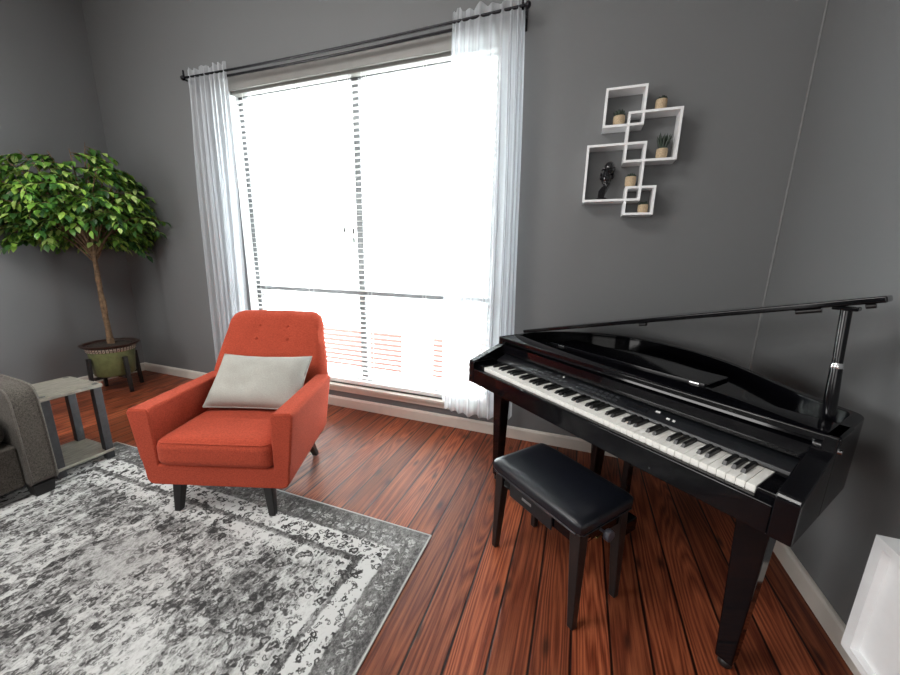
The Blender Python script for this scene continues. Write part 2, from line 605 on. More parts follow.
def struct(name, bm, mat, parent=None, label=None, **kw):
    o = obj(name, bm, mat, parent, **kw)
    if parent is None:
        o['kind'] = 'structure'
        if label:
            o['label'] = label
    return o


def B(*a):
    bm = bmesh.new()
    box(bm, *a)
    return bm


def boxes(*bs):
    bm = bmesh.new()
    for b in bs:
        box(bm, *b)
    return bm


def copy_tree(o, parent=None):
    c = o.copy()
    COL.objects.link(c)
    if parent is not None:
        c.parent = parent
    for ch in list(o.children):
        copy_tree(ch, c)
    return c


# ------------------------------------------------------------------ room shell
T = 0.15
WX0, WX1, WZ0, WZ1 = -2.84, -0.58, 0.21, 2.612            # window opening
struct('floor', B(XL - T, XR + T, YF - T, YB + T, -0.12, 0.0), 'floor')
struct('ceiling', B(XL - T, XR + T, YF - T, YB + T, ZC, ZC + 0.1), 'ceiling')
struct('wall_back', boxes((XL - T, WX0, YB, YB + T, 0, ZC), (WX1, XR + T, YB, YB + T, 0, ZC),
                          (WX0, WX1, YB, YB + T, 0, WZ0), (WX0, WX1, YB, YB + T, WZ1, ZC)), 'wall')
struct('wall_left', B(XL - T, XL, YF - T, YB, 0, ZC), 'wall')
struct('wall_right', B(XR, XR + T, YF - T, YB, 0, ZC), 'wall')
struct('wall_front', B(XL, XR, YF - T, YF, 0, ZC), 'wall')
BH = 0.088


def baseb(name, axis, a, b, at, sgn):
    bm = bmesh.new()
    pr = [(0, 0), (0.016, 0), (0.016, BH - 0.014), (0.011, BH - 0.004), (0.004, BH), (0, BH)]
    pr = [(at + sgn * q[0], q[1]) for q in pr]
    prism(bm, pr, axis, a, b)
    return struct(name, bm, 'trim')


baseb('baseboard_back', 'x', XL, XR, YB, -1)
baseb('baseboard_left', 'y', YF, YB - 0.016, XL, 1)
baseb('baseboard_right', 'y', YF, YB - 0.016, XR, -1)
bm = bmesh.new()
tube(bm, [(XR - 0.003, YB - 0.003, 0.09), (XR - 0.003, YB - 0.003, ZC)], 0.006, 8)
struct('trim_1', bm, 'caulk', smooth=True)

# window: casing, frame, mullion, transom, panes
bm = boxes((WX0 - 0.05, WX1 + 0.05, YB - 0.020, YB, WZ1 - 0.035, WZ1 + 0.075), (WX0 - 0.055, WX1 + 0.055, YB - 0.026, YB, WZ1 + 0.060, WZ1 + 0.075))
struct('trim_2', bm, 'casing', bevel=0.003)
bm = boxes((WX0 - 0.05, WX1 + 0.05, YB - 0.045, YB + 0.04, WZ0 - 0.022, WZ0), (WX0 - 0.03, WX1 + 0.03, YB - 0.018, YB, 0.143, WZ0 - 0.022))
struct('trim_3', bm, 'trim', bevel=0.003)
bm = boxes((WX0, WX0 + 0.006, YB + 0.001, YB + 0.084, WZ0, WZ1), (WX1 - 0.006, WX1, YB + 0.001, YB + 0.084, WZ0, WZ1), (WX0 + 0.006, WX1 - 0.006, YB + 0.041, YB + 0.084, WZ0, WZ0 + 0.004))
struct('trim_4', bm, 'shelf')
win = bpy.data.objects.new('window_1', None)
COL.objects.link(win)
win['kind'] = 'structure'
FY0, FY1 = YB + 0.085, YB + 0.135
MX, TZ = -1.69, 0.993
obj('window_frame', boxes((WX0, WX0 + 0.05, FY0, FY1, WZ0, WZ1), (WX1 - 0.05, WX1, FY0, FY1, WZ0, WZ1),
                          (WX0 + 0.05, WX1 - 0.05, FY0, FY1, WZ0, WZ0 + 0.05), (WX0 + 0.05, WX1 - 0.05, FY0, FY1, WZ1 - 0.05, WZ1)), 'vinyl', win, bevel=0.003)
obj('mullion', B(MX - 0.03, MX + 0.03, FY0 - 0.005, FY1, WZ0 + 0.05, WZ1 - 0.05), 'vinyl', win, bevel=0.003)
obj('transom', boxes((WX0 + 0.05, MX - 0.03, FY0, FY1, TZ - 0.018, TZ + 0.018), (MX + 0.03, WX1 - 0.05, FY0, FY1, TZ - 0.018, TZ + 0.018)), 'vinyl', win, bevel=0.003)
for x0, x1 in ((WX0 + 0.05, MX - 0.03), (MX + 0.03, WX1 - 0.05)):
    for z0, z1 in ((WZ0 + 0.05, TZ - 0.018), (TZ + 0.018, WZ1 - 0.05)):
        obj('window_pane', B(x0, x1, YB + 0.108, YB + 0.112, z0, z1), 'glass', win)

# ------------------------------------------------------------------ outside
o = struct('ground_outside', B(-14, 8, YB + 0.6, 16, -1.05, -0.95), 'paving')
hs = thing('neighbouring_house', 'pale house with red brick base seen through the window blinds', 'house', (-3.0, 6.0, -0.95))
obj('siding_wall', B(-3.4, 3.4, 0.06, 2.6, 0, 4.6), 'siding', hs)
bm = bmesh.new()
prism(bm, [(-0.3, 4.6), (3.0, 4.6), (1.3, 6.0)], 'x', -3.7, 3.7)
obj('roof', bm, 'paving', hs)
for x0, x1 in ((-2.0, -0.18), (0.51, 0.79), (0.93, 1.7)):
    obj('brick_base', B(x0, x1, 0, 0.07, 0, 0.82), 'brick', hs)

# ------------------------------------------------------------------ rug
RX, RY = -0.555 - 1.187, 1.346 - 1.525
bm = bmesh.new()
box(bm, -1.187, 1.187, -1.525, 1.525, 0, 0.008)
rug = obj('area_rug', bm, 'rug', bevel=0.003)
rug.location = (RX, RY, 0.0)
tag(rug, 'large distressed grey and white patterned rug with dark border', 'rug')

# ------------------------------------------------------------------ window blind
bl = thing('window_blind', 'white horizontal slat blind covering the bright window', 'blind', ((WX0 + WX1) / 2, YB + 0.042, WZ0))
HW = (WX1 - WX0) / 2 - 0.008
HH = WZ1 - WZ0
obj('headrail', B(-HW, HW, -0.03, 0.03, HH - 0.05, HH - 0.002), 'casing', bl, bevel=0.004)  # white rail in the casing colour, shade painted in
bm = bmesh.new()
z = 0.065
ti = math.radians(4)
nsl = 0
while z < HH - 0.08:
    c_, s_ = math.cos(ti) * 0.025, math.sin(ti) * 0.025
    hexa(bm, [(-HW, -c_, z - s_ - .0014), (HW, -c_, z - s_ - .0014), (HW, c_, z + s_ - .0014), (-HW, c_, z + s_ - .0014),
              (-HW, -c_, z - s_ + .0014), (HW, -c_, z - s_ + .0014), (HW, c_, z + s_ + .0014), (-HW, c_, z + s_ + .0014)])
    z += 0.0415
    nsl += 1
obj('slats', bm, 'blind', bl)
obj('bottom_rail', B(-HW, HW, -0.030, 0.027, 0.0045, 0.036), 'blind', bl, bevel=0.005)
for x in (-1.0, -0.46, 0.12, 0.6, 1.02):
    bm = bmesh.new()
    for y in (-0.028, 0.028):
        tube(bm, [(x, y, 0.02), (x, y, HH - 0.05)], 0.0013, 5)
    obj('ladder_cord', bm, 'cord', bl)
for x, z in ((-0.075, 1.30), (0.01, 1.285), (0.012, 1.22)):
    bm = bmesh.new()
    lathe(bm, [(0.003, z - 0.03), (0.008, z - 0.028), (0.006, z), (0.002, z + 0.01)], 8, (x, -0.034))
    tube(bm, [(x, -0.034, z + 0.005), (x, -0.034, HH - 0.06)], 0.0009, 5)
    obj('pull_cord', bm, 'tassel' if False else 'cord', bl)
    bm = bmesh.new()
    lathe(bm, [(0.004, z - 0.034), (0.0105, z - 0.03), (0.008, z + 0.008), (0.003, z + 0.014)], 8, (x, -0.034))
    obj('cord_tassel', bm, 'tassel', bl, smooth=True)

# ------------------------------------------------------------------ curtain rod and sheers
rod = thing('curtain_rod', 'black double curtain rod above the window', 'curtain rod', (-1.79, YB, 2.66))
RH = 0.04
RXA, RXB = -1.40, 1.365
for y, zz in ((-0.105, RH - 0.017), (-0.055, RH - 0.026)):
    bm = bmesh.new()
    pts = [(RXA + (RXB - RXA) * i / 16, y, zz - 0.018 * (1 - ((i - 8) / 8) ** 2)) for i in range(17)]
    tube(bm, pts, 0.0085, 10)
    obj('rod', bm, 'rod', rod, smooth=True)
for x in (RXA, RXB):
    bm = bmesh.new()
    ball(bm, (x + (0.008 if x > 0 else -0.008), -0.105, RH - 0.017), (0.016, 0.018, 0.018))
    obj('finial', bm, 'rod', rod, smooth=True)
    s_ = -1 if x > 0 else 1
    bm = boxes((x - 0.006 + 0.02 * s_, x + 0.006 + 0.02 * s_, -0.12, 0, RH - 0.04, RH - 0.03), (x - 0.012 + 0.02 * s_, x + 0.012 + 0.02 * s_, -0.008, 0, RH - 0.09, RH + 0.03),
               (x - 0.006 + 0.02 * s_, x + 0.006 + 0.02 * s_, -0.12, -0.112, RH - 0.04, RH + 0.03))
    obj('bracket', bm, 'rod', rod)


def sheer(name, label, xt0, xt1, xb0, xb1, ztop, zbot, folds, seed, dens, hemf):
    """gathered sheet: nx columns, width eased from top to bottom"""
    rnd = random.Random(seed)
    nx, nz = folds * 22, 60
    ph = [rnd.uniform(0, 2 * PI) for _ in range(6)]
    bm = bmesh.new()
    rows = []
    for j in range(nz + 1):
        t = j / nz                                  # 0 top .. 1 bottom
        row = []
        for i in range(nx + 1):
            u_ = i / nx
            ud = dens(u_)
            x = (xt0 + (xt1 - xt0) * ud) * (1 - t) + (xb0 + (xb1 - xb0) * ud) * t
            a = 0.007 + 0.014 * min(1, t * 3)
            y = a * (math.sin(2 * PI * folds * u_ + ph[0] + 0.8 * math.sin(2 * t + ph[1])) + 0.45 * math.sin(2 * PI * folds * 0.43 * u_ + ph[2] + t * 1.1) + 0.25 * math.sin(2 * PI * folds * 2.1 * u_ + ph[3]))
            zb = zbot + hemf(ud) + 0.006 * math.sin(40 * u_)
            zt = ztop + 0.020 * abs(math.sin(PI * folds * 0.8 * u_ + ph[4])) + 0.008 * math.sin(2 * PI * folds * 0.37 * u_ + ph[5])
            z_ = zt + (zb - zt) * t
            if j == 2:
                y *= 0.4
            x += 0.010 * math.sin(3.1 * t + 5 * ud + ph[1]) * math.sin(PI * min(1, 2 * t) / 2)
            row.append(bm.verts.new((x, y, z_)))
        rows.append(row)
    for j in range(nz):
        for i in range(nx):
            bm.faces.new([rows[j][i], rows[j][i + 1], rows[j + 1][i + 1], rows[j + 1][i]])
    o = obj(name, bm, 'sheer', smooth=True)
    o.location = (0, YB - 0.105, 0)
    # rod passes through the pocket
    return tag(o, label, 'curtain', 'sheer curtains at the window')


sheer('sheer_curtain', 'white sheer curtain panel left of the window, behind the armchair', -3.145, -2.72, -3.25, -2.77, 2.718, 0.14, 8, 3,
      lambda u: u ** 0.9, lambda u: 0.0)
sheer('sheer_curtain', 'white sheer curtain panel right of the window, behind the piano', -0.865, -0.435, -0.91, -0.365, 2.716, 0.175, 10, 11,
      lambda u: u - 0.11 * math.sin(2 * PI * u) * 0.9, lambda u: 0.02 + 0.10 * max(0, 1 - u / 0.10) ** 2 - 0.03 * math.sin(PI * u))

# ------------------------------------------------------------------ wall shelf of four interlocking cubes
SY = YB
sh = thing('cube_wall_shelf', 'white wall shelf of four interlocking square frames', 'shelf', (0.15, SY, 1.55))
FR = [('a', 0.035, 0.241, 2.018, 2.215), ('b', 0.160, 0.420, 1.832, 2.088), ('c', -0.036, 0.269, 1.630, 1.935), ('d', 0.187, 0.342, 1.553, 1.707)]
TH = 0.0125
for k, (nm, x0, x1, z0, z1) in enumerate(FR):
    x0, x1, z0, z1 = x0 - 0.15, x1 - 0.15, z0 - 1.55, z1 - 1.55
    dy = 0.0006 * k
    bm = bmesh.new()
    o4 = [(x0, z0), (x1, z0), (x1, z1), (x0, z1)]
    i4 = [(x0 + TH, z0 + TH), (x1 - TH, z0 + TH), (x1 - TH, z1 - TH), (x0 + TH, z1 - TH)]
    V = {}
    for yy in (-0.1 - dy, 0.0):
        V[yy, 'o'] = [bm.verts.new((a, yy, b)) for a, b in o4]
        V[yy, 'i'] = [bm.verts.new((a, yy, b)) for a, b in i4]
    y0, y1 = -0.1 - dy, 0.0
    for i in range(4):
        j = (i + 1) % 4
        bm.faces.new([V[y0, 'o'][i], V[y0, 'o'][j], V[y0, 'i'][j], V[y0, 'i'][i]])
        bm.faces.new([V[y1, 'o'][j], V[y1, 'o'][i], V[y1, 'i'][i], V[y1, 'i'][j]])
        bm.faces.new([V[y0, 'o'][j], V[y0, 'o'][i], V[y1, 'o'][i], V[y1, 'o'][j]])
        bm.faces.new([V[y0, 'i'][i], V[y0, 'i'][j], V[y1, 'i'][j], V[y1, 'i'][i]])
    obj('square_frame', bm, 'shelf', sh)


def mini_pot(label, x, z, r, h, style):
    r, h = r * 0.93, h * 0.93
    t = thing('mini_potted_plant', label, 'plant', (x, YB - 0.055, z), random.uniform(0, 3), 'small tan pots on the wall shelf')
    bm = bmesh.new()
    lathe(bm, [(r * 0.82, 0), (r * 0.98, h * 0.35), (r, h * 0.75), (r * 0.96, h), (r * 0.84, h), (r * 0.82, h * 0.86)], 20)
    obj('pot', bm, 'jute', t, smooth=True)
    bm = bmesh.new()
    ball(bm, (0, 0, h * 0.87), (r * 0.82, r * 0.82, h * 0.06), 14, 6)
    obj('soil', bm, 'soil', t, smooth=True)
    bm = bmesh.new()
    rn = random.Random(label)
    if style == 'spiky':
        n, L, wd, sp = 16, 0.080, 0.0065, 0.45
    elif style == 'rosette':
        n, L, wd, sp = 20, 0.036, 0.009, 0.9
    else:
        n, L, wd, sp = 16, 0.024, 0.010, 1.1
    for i in range(n):
        a = i * 2.4
        tl = sp * (0.15 + 0.85 * i / n)
        d = Vector((math.cos(a) * math.sin(tl), math.sin(a) * math.sin(tl), math.cos(tl)))
        ll = L * rn.uniform(0.75, 1.05)
        b0 = Vector((math.cos(a) * r * 0.3, math.sin(a) * r * 0.3, h * 0.88))
        tube(bm, [b0, b0 + d * ll * 0.5, b0 + d * ll * 0.85, b0 + d * ll + Vector((0, 0, ll * 0.06))], [wd * 0.8, wd, wd * 0.6, wd * 0.1], 6)
    obj('leaves', bm, 'succ', t, smooth=True)


mini_pot('small tan pot with short succulent inside the top square of the shelf', 0.117, 2.018 + TH, 0.033, 0.056, 'rosette')
mini_pot('small tan pot standing on top of the second square of the shelf', 0.318, 2.089, 0.031, 0.058, 'low')
mini_pot('small tan pot with tall spiky plant inside the second square of the shelf', 0.352, 1.832 + TH, 0.031, 0.058, 'spiky')
mini_pot('small tan pot standing on top of the smallest, lowest square of the shelf', 0.2125, 1.708, 0.0305, 0.060, 'low')
mini_pot('small tan pot inside the smallest, lowest square of the shelf', 0.294, 1.553 + TH, 0.029, 0.050, 'flat')

# figurine
st = thing('head_figurine', 'glossy black carved head figurine inside the large lower left square', 'figurine', (0.080, YB - 0.055, 1.630 + TH))
st.scale = (1.12, 1.12, 1.16)
bm = bmesh.new()
lathe(bm, [(0.026, 0), (0.028, 0.006), (0.022, 0.012)], 20, (-0.010, 0))
obj('base', bm, 'stat', st, smooth=True)
bm = bmesh.new()
tube(bm, [(-0.012, 0, 0.010), (-0.006, 0, 0.03), (0.004, 0, 0.055), (0.010, 0, 0.08)], [0.014, 0.013, 0.013, 0.018], 14)
ball(bm, (0.004, 0.0, 0.105), (0.026, 0.030, 0.036), 18, 12)
ball(bm, (0.014, 0.006, 0.148), (0.028, 0.028, 0.034), 18, 12)
obj('head', bm, 'stat', st, smooth=True)
bm = bmesh.new()
tube(bm, [(0.004, -0.030, 0.145), (0.0, -0.036, 0.125), (-0.001, -0.044, 0.105), (0.0, -0.034, 0.098)], [0.004, 0.006, 0.009, 0.004], 8)
obj('nose', bm, 'stat', st, smooth=True)
bm = bmesh.new()
for sx in (-1, 1):
    tube(bm, [(0.004 + sx * 0.004, -0.032, 0.143), (0.004 + sx * 0.016, -0.030, 0.146), (0.004 + sx * 0.026, -0.018, 0.138)], [0.004, 0.006, 0.003], 8)
obj('brow', bm, 'stat', st, smooth=True)
bm = bmesh.new()
for dz in (0.083, 0.076):
    tube(bm, [(-0.010, -0.026, dz), (0.003, -0.032, dz), (0.014, -0.026, dz)], [0.002, 0.0045, 0.002], 8)
obj('lips', bm, 'stat', st, smooth=True)
for sx in (-1, 1):
    bm = bmesh.new()
    ball(bm, (0.005 + sx * 0.029, 0.002, 0.115), (0.006, 0.010, 0.018), 10, 8)
    obj('ear', bm, 'stat', st, smooth=True)
bm = bmesh.new()
for i in range(5):
    tube(bm, [(-0.026 + 0.006 * i, -0.022, 0.012), (-0.024 + 0.007 * i, -0.030, 0.04), (-0.012 + 0.006 * i, -0.033, 0.066 - 0.003 * abs(i - 2))], [0.005, 0.0045, 0.003], 7)
obj('hand', bm, 'stat', st, smooth=True)

# ------------------------------------------------------------------ potted tree on its stand
PX, PY = -4.10, 1.98
ps = thing('plant_stand', 'black wooden four legged plant stand in the left corner', 'plant stand', (PX, PY, 0), math.radians(-45))
SR = 0.166
for k in range(4):
    a = PI / 4 + k * PI / 2
    bm = bmesh.new()
    c_, s_ = math.cos(a), math.sin(a)
    vs = []
    for zz, rr, hw in ((0, SR + 0.012, 0.013), (0.34, SR, 0.016)):
        pass
    pts = []
    for zz, rr in ((0, SR + 0.016), (0.345, SR + 0.002)):
        hw = 0.013 if zz == 0 else 0.017
        for dr, dt in ((-0.013, -hw), (0.013, -hw), (0.013, hw), (-0.013, hw)):
            pts.append(((rr + 0.013 + dr) * c_ - dt * s_, (rr + 0.013 + dr) * s_ + dt * c_, zz))
    hexa(bm, pts)
    obj('leg', bm, 'blackwood', ps, bevel=0.003)
for k in range(2):
    a = PI / 4 + k * PI / 2
    bm = B(-SR - 0.002, SR + 0.002, -0.014, 0.014, 0.135 - 0.0, 0.160)
    bmesh.ops.rotate(bm, verts=bm.verts[:], cent=(0, 0, 0), matrix=Matrix.Rotation(a, 3, 'Z'))
    obj('cross_bar', bm, 'blackwood', ps)
tr = thing('potted_ficus_tree', 'leafy green ficus tree in olive pot in the left corner', 'tree', (PX, PY, 0.161))
bm = bmesh.new()
lathe(bm, [(0.138, 0), (0.148, 0.01), (0.167, 0.22), (0.169, 0.232)], 40)
obj('pot', bm, 'pot', tr, smooth=True)
bm = bmesh.new()
lathe(bm, [(0.1695, 0.232), (0.176, 0.236), (0.181, 0.268), (0.176, 0.272), (0.150, 0.272)], 40)
obj('patterned_band', bm, 'greek', tr, smooth=True)
bm = bmesh.new()
lathe(bm, [(0.16, 0.272), (0.190, 0.273), (0.208, 0.284), (0.212, 0.296), (0.204, 0.302), (0.186, 0.298), (0.178, 0.285)], 40)
obj('pot_rim', bm, 'potrim', tr, smooth=True)
bm = bmesh.new()
lathe(bm, [(0.176, 0.270), (0.176, 0.284), (0.10, 0.288), (0.02, 0.292)], 30)
obj('soil', bm, 'soil', tr, smooth=True)
rn = random.Random(5)


def tree_lim(v):
    """keep foliage inside the room corner"""
    v.x = max(v.x, XL - PX + 0.025)
    v.y = min(v.y, YB - PY - 0.025)
    return v


top = Vector((-0.01, 0.01, 1.16))
bm = bmesh.new()
tr1 = [Vector((0.0, 0.0, 0.28)), Vector((0.012, 0.0, 0.45)), Vector((-0.014, 0.005, 0.66)), Vector((0.010, 0.0, 0.86)), Vector((-0.008, 0.01, 1.02)), top]
tube(bm, tr1, [0.026, 0.022, 0.020, 0.019, 0.018, 0.015], 10)
tr2 = [Vector((0.018, 0.014, 0.28)), Vector((-0.012, 0.014, 0.47)), Vector((0.012, 0.012, 0.68)), Vector((-0.016, 0.0, 0.88)), Vector((0.012, 0.0, 1.04)), top + Vector((0.03, 0.0, 0.03))]
tube(bm, tr2, [0.016, 0.014, 0.013, 0.013, 0.012, 0.011], 8)
obj('trunk', bm, 'bark', tr, smooth=True)
bb = bmesh.new()
lb = bmesh.new()


def leaf(p_, d, n_, L, wd):
    d = d.normalized()
    s_ = d.cross(n_)
    if s_.length < 1e-4:
        s_ = d.orthogonal()
    s_.normalize()
    n_ = s_.cross(d).normalized()
    pts = []
    prof = [(0.0, 0.04), (0.22, 0.72), (0.48, 1.0), (0.74, 0.66), (1.0, 0.02)]
    L_, C_, R_ = [], [], []
    for t_, ww in prof:
        c_ = p_ + d * (L * t_) - n_ * (0.22 * L * t_ * t_)
        hw = wd * 0.5 * ww
        L_.append(c_ + s_ * hw + n_ * hw * 0.35)
        C_.append(c_)
        R_.append(c_ - s_ * hw + n_ * hw * 0.35)
    allv = [tree_lim(v) for v in L_ + C_ + R_]
    vl = [lb.verts.new(v) for v in allv[:5]]
    vc = [lb.verts.new(v) for v in allv[5:10]]
    vr = [lb.verts.new(v) for v in allv[10:]]
    for i in range(4):
        lb.faces.new([vl[i], vl[i + 1], vc[i + 1], vc[i]])
        lb.faces.new([vc[i], vc[i + 1], vr[i + 1], vr[i]])


axR = Vector((0.44, 0.90, 0))       # across the view
axD = Vector((-0.90, 0.44, 0))      # into the corner
nb = 46
for i in range(nb):
    a = i * 2.399963
    f = i / (nb - 1)
    el = 1.35 - 1.15 * f                         # inner ones rise, outer ones spread
    ca, sa = math.cos(a), math.sin(a)
    sn = 0.97 - 1.62 * f
    cs = math.sqrt(max(0.0, 1 - sn * sn))
    if sn < -0.15 and sa < 0.2:
        sa = abs(sa) * 0.6
        ca = math.copysign(math.sqrt(1 - sa * sa), ca)
    out = axR * (ca * 0.49) + axD * (sa * 0.36)
    start = top + Vector((0, 0, -0.10 * f + rn.uniform(-.03, .03)))
    reach = cs * rn.uniform(0.82, 1.05)
    endz = 1.47 + (0.55 if sn > 0 else 0.50) * sn + rn.uniform(-.05, .05)
    end = tree_lim(Vector((out.x * reach, out.y * reach, endz)) - axR * 0.035 + Vector((0, 0, 0.0)))
    mid = tree_lim(start.lerp(end, 0.5) + Vector((0, 0, 0.10)))
    if f > 0.6:
        mid.z += 0.07
    br = [start, start.lerp(mid, 0.55) + Vector((0, 0, 0.02)), mid, mid.lerp(end, 0.6) + Vector((0, 0, 0.02)), end]
    tube(bb, br, [0.009, 0.007, 0.005, 0.004, 0.0022], 6)
    for q in range(8):
        k = 0.38 + 0.62 * (q + rn.random() * 0.7) / 8
        k = min(k, 1.0)
        idx = min(3, int(k * 4))
        bp = br[idx].lerp(br[idx + 1], k * 4 - idx)
        ao = a + rn.uniform(-1.5, 1.5)
        td = (axR * math.cos(ao) + axD * math.sin(ao) * 0.8 + Vector((0, 0, rn.uniform(-0.65, 0.25)))).normalized()
        tl = rn.uniform(0.10, 0.20)
        te = tree_lim(bp + td * tl + Vector((0, 0, -0.03)))
        tm = bp.lerp(te, 0.5) + Vector((0, 0, 0.015))
        tube(bb, [bp, tm, te], [0.003, 0.0024, 0.0015], 5)
        nl = 10
        for m_ in range(nl):
            tt = (m_ + 1) / nl
            lp = bp.lerp(te, tt) + Vector((0, 0, 0.012 * math.sin(PI * tt)))
            side = 1 if m_ % 2 else -1
            sd = td.cross(Vector((0, 0, 1)))
            ld = (td * 0.5 + sd * side * rn.uniform(0.35, 0.9) + Vector((0, 0, rn.uniform(-0.75, 0.1)))).normalized()
            if m_ == nl - 1:
                ld = (td + Vector((0, 0, -0.5))).normalized()
            leaf(lp, ld, Vector((rn.uniform(-.3, .3), rn.uniform(-.3, .3), 1)), rn.uniform(0.055, 0.082), rn.uniform(0.032, 0.046))
obj('branches', bb, 'bark', tr, smooth=True)
obj('foliage', lb, 'leaf', tr, smooth=True)

# ------------------------------------------------------------------ side table
tb = thing('side_table', 'weathered grey wood side table between sofa and armchair', 'table', (-2.885, 1.09, 0.008))
TX, TY, TZt = 0.175, 0.142, 0.497
obj('tabletop', B(-TX, TX, -TY, TY, TZt - 0.022, TZt), 'table', tb, bevel=0.004)
obj('lower_shelf', B(-TX, TX, -TY, TY, 0.045, 0.063), 'table', tb, bevel=0.004)
for sx in (-1, 1):
    for sy in (-1, 1):
        x, y = sx * (TX - 0.026), sy * (TY - 0.026)
        lg = obj('leg', boxes((x - 0.02, x + 0.02, y - 0.02, y + 0.02, 0, 0.045), (x - 0.02, x + 0.02, y - 0.02, y + 0.02, 0.063, TZt - 0.022)), 'tableleg', tb, bevel=0.002)
        bm = bmesh.new()
        lathe(bm, [(0.014, TZt - 0.001), (0.014, TZt + 0.0012)], 14, (x, y))
        obj('leg_cap', bm, 'tableleg', lg)

# ------------------------------------------------------------------ sofa (its arm end shows)
so = thing('sofa', 'charcoal tweed sofa with piped arm at the left edge', 'sofa', (-2.6, 0.92, 0.008), 0)


def sofa_arm(y0, y1):
    bm = bmesh.new()
    pr = [(-0.93, 0.07), (-0.03, 0.07), (-0.004, 0.09), (-0.010, 0.42), (-0.016, 0.535), (-0.032, 0.578), (-0.065, 0.602), (-0.16, 0.612), (-0.5, 0.622), (-0.93, 0.64)]
    prism(bm, [(q[0], q[1]) for q in pr], 'y', y0, y1)
    a = obj('arm', bm, 'sofa', so, bevel=0.012, seg=3)
    for y in (y0 + 0.004, y1 - 0.004):
        bm = bmesh.new()
        tube(bm, [(q[0] + 0.001, y, q[1] + 0.001) for q in pr[1:]], 0.0045, 8)
        obj('piping', bm, 'sofapipe', a, smooth=True)


sofa_arm(-0.105, 0.0)
sofa_arm(-1.95, -1.845)
obj('base', B(-0.90, -0.055, -1.845, -0.105, 0.07, 0.30), 'sofa', so, bevel=0.012, seg=3)
for k in range(2):
    yc = -0.542 - 0.866 * k
    bm = bmesh.new()
    rbox(bm, 0.66, 0.85, 0.15, 0.055, 14, 0.02, (-0.395, yc, 0.385))
    obj('seat_cushion', bm, 'sofa', so, smooth=True)
bm = bmesh.new()
prism(bm, [(-0.93, 0.30), (-0.72, 0.30), (-0.80, 0.80), (-0.90, 0.82), (-0.95, 0.80)], 'y', -1.845, -0.105)
obj('backrest', bm, 'sofa', so, bevel=0.03, seg=3)
for x in (-0.06, -0.88):
    for y in (-0.055, -1.895):
        bm = bmesh.new()
        hexa(bm, [(x - 0.028, y - 0.036, 0), (x + 0.034, y - 0.036, 0), (x + 0.034, y + 0.036, 0), (x - 0.028, y + 0.036, 0),
                  (x - 0.040, y - 0.045, 0.07), (x + 0.046, y - 0.045, 0.07), (x + 0.046, y + 0.045, 0.07), (x - 0.040, y + 0.045, 0.07)])
        obj('foot', bm, 'blackwood', so, bevel=0.003)

# ------------------------------------------------------------------ orange armchair
CA = math.radians(18)
CO = Vector((-1.595, 1.107, 0.008))
ch = thing('armchair', 'burnt orange upholstered armchair in front of the window', 'armchair', CO, CA)


def rise(q):
    """rear end of the frame: narrower, arm tops and underside a little higher"""
    k_ = 0.945 if abs(q[0]) > 0.3 else 1.0
    return (q[0] * k_, q[1] + (0.010 if q[1] > 0.5 else (0.055 if q[1] < 0.25 else 0.0)))


right_ = [(0.285, 0.275), (0.290, 0.545), (0.303, 0.562), (0.385, 0.566), (0.400, 0.552), (0.360, 0.235)] + [
    (0.318 + 0.040 * math.cos(math.radians(d)), 0.206 + 0.040 * math.sin(math.radians(d))) for d in (-5, -25, -45, -65, -88)]
U_ = [(-q[0], q[1]) for q in right_] [::-1] + right_
U_ = U_[len(right_) - 0:] + U_[:len(right_)]
bm = bmesh.new()
prism(bm, U_, 'y', -0.03, 0.53, rise)
fr_o = obj('upholstered_frame', bm, 'orange', ch, bevel=0.016, seg=4)
for s_ in (-1, 1):
    bm = bmesh.new()
    tube(bm, [(s_ * 0.368, -0.024, 0.30), (s_ * 0.3975, -0.024, 0.545), (s_ * 0.385, -0.024, 0.5645), (s_ * 0.303, -0.024, 0.5605), (s_ * 0.2915, -0.024, 0.545), (s_ * 0.288, -0.024, 0.40)], 0.0032, 6)
    obj('piping', bm, 'orange', fr_o, smooth=True)
bm = bmesh.new()
rbox(bm, 0.574, 0.52, 0.140, 0.042, 18, 0.022, (0, 0.214, 0.340))
sc_o = obj('seat_cushion', bm, 'orange', ch, smooth=True)
bm = bmesh.new()
tube(bm, [(-0.277, 0.40, 0.400), (-0.277, 0.02, 0.400), (-0.268, -0.024, 0.400), (-0.245, -0.036, 0.400), (0, -0.038, 0.401), (0.245, -0.036, 0.400), (0.268, -0.024, 0.400), (0.277, 0.02, 0.400), (0.277, 0.40, 0.400)], 0.0045, 8)
obj('piping', bm, 'orange', sc_o, smooth=True)

# backrest: outline in (u, s), leaned back
bm = bmesh.new()
ol = []
Hb = 0.80


def half(sz):
    t_ = sz / Hb
    return 0.335 + 0.03 * math.sin(PI * min(1, t_ * 1.1)) - 0.028 * max(0, (t_ - 0.45) / 0.55) ** 1.2


rows = []
NZ, NX = 26, 24
rc = 0.085
for j in range(NZ + 1):
    sz = Hb * j / NZ
    hw = half(sz)
    row = []
    for i in range(NX + 1):
        u_ = -1 + 2 * i / NX
        x = u_ * hw
        z_ = sz
        row.append((x, z_))
    rows.append(row)


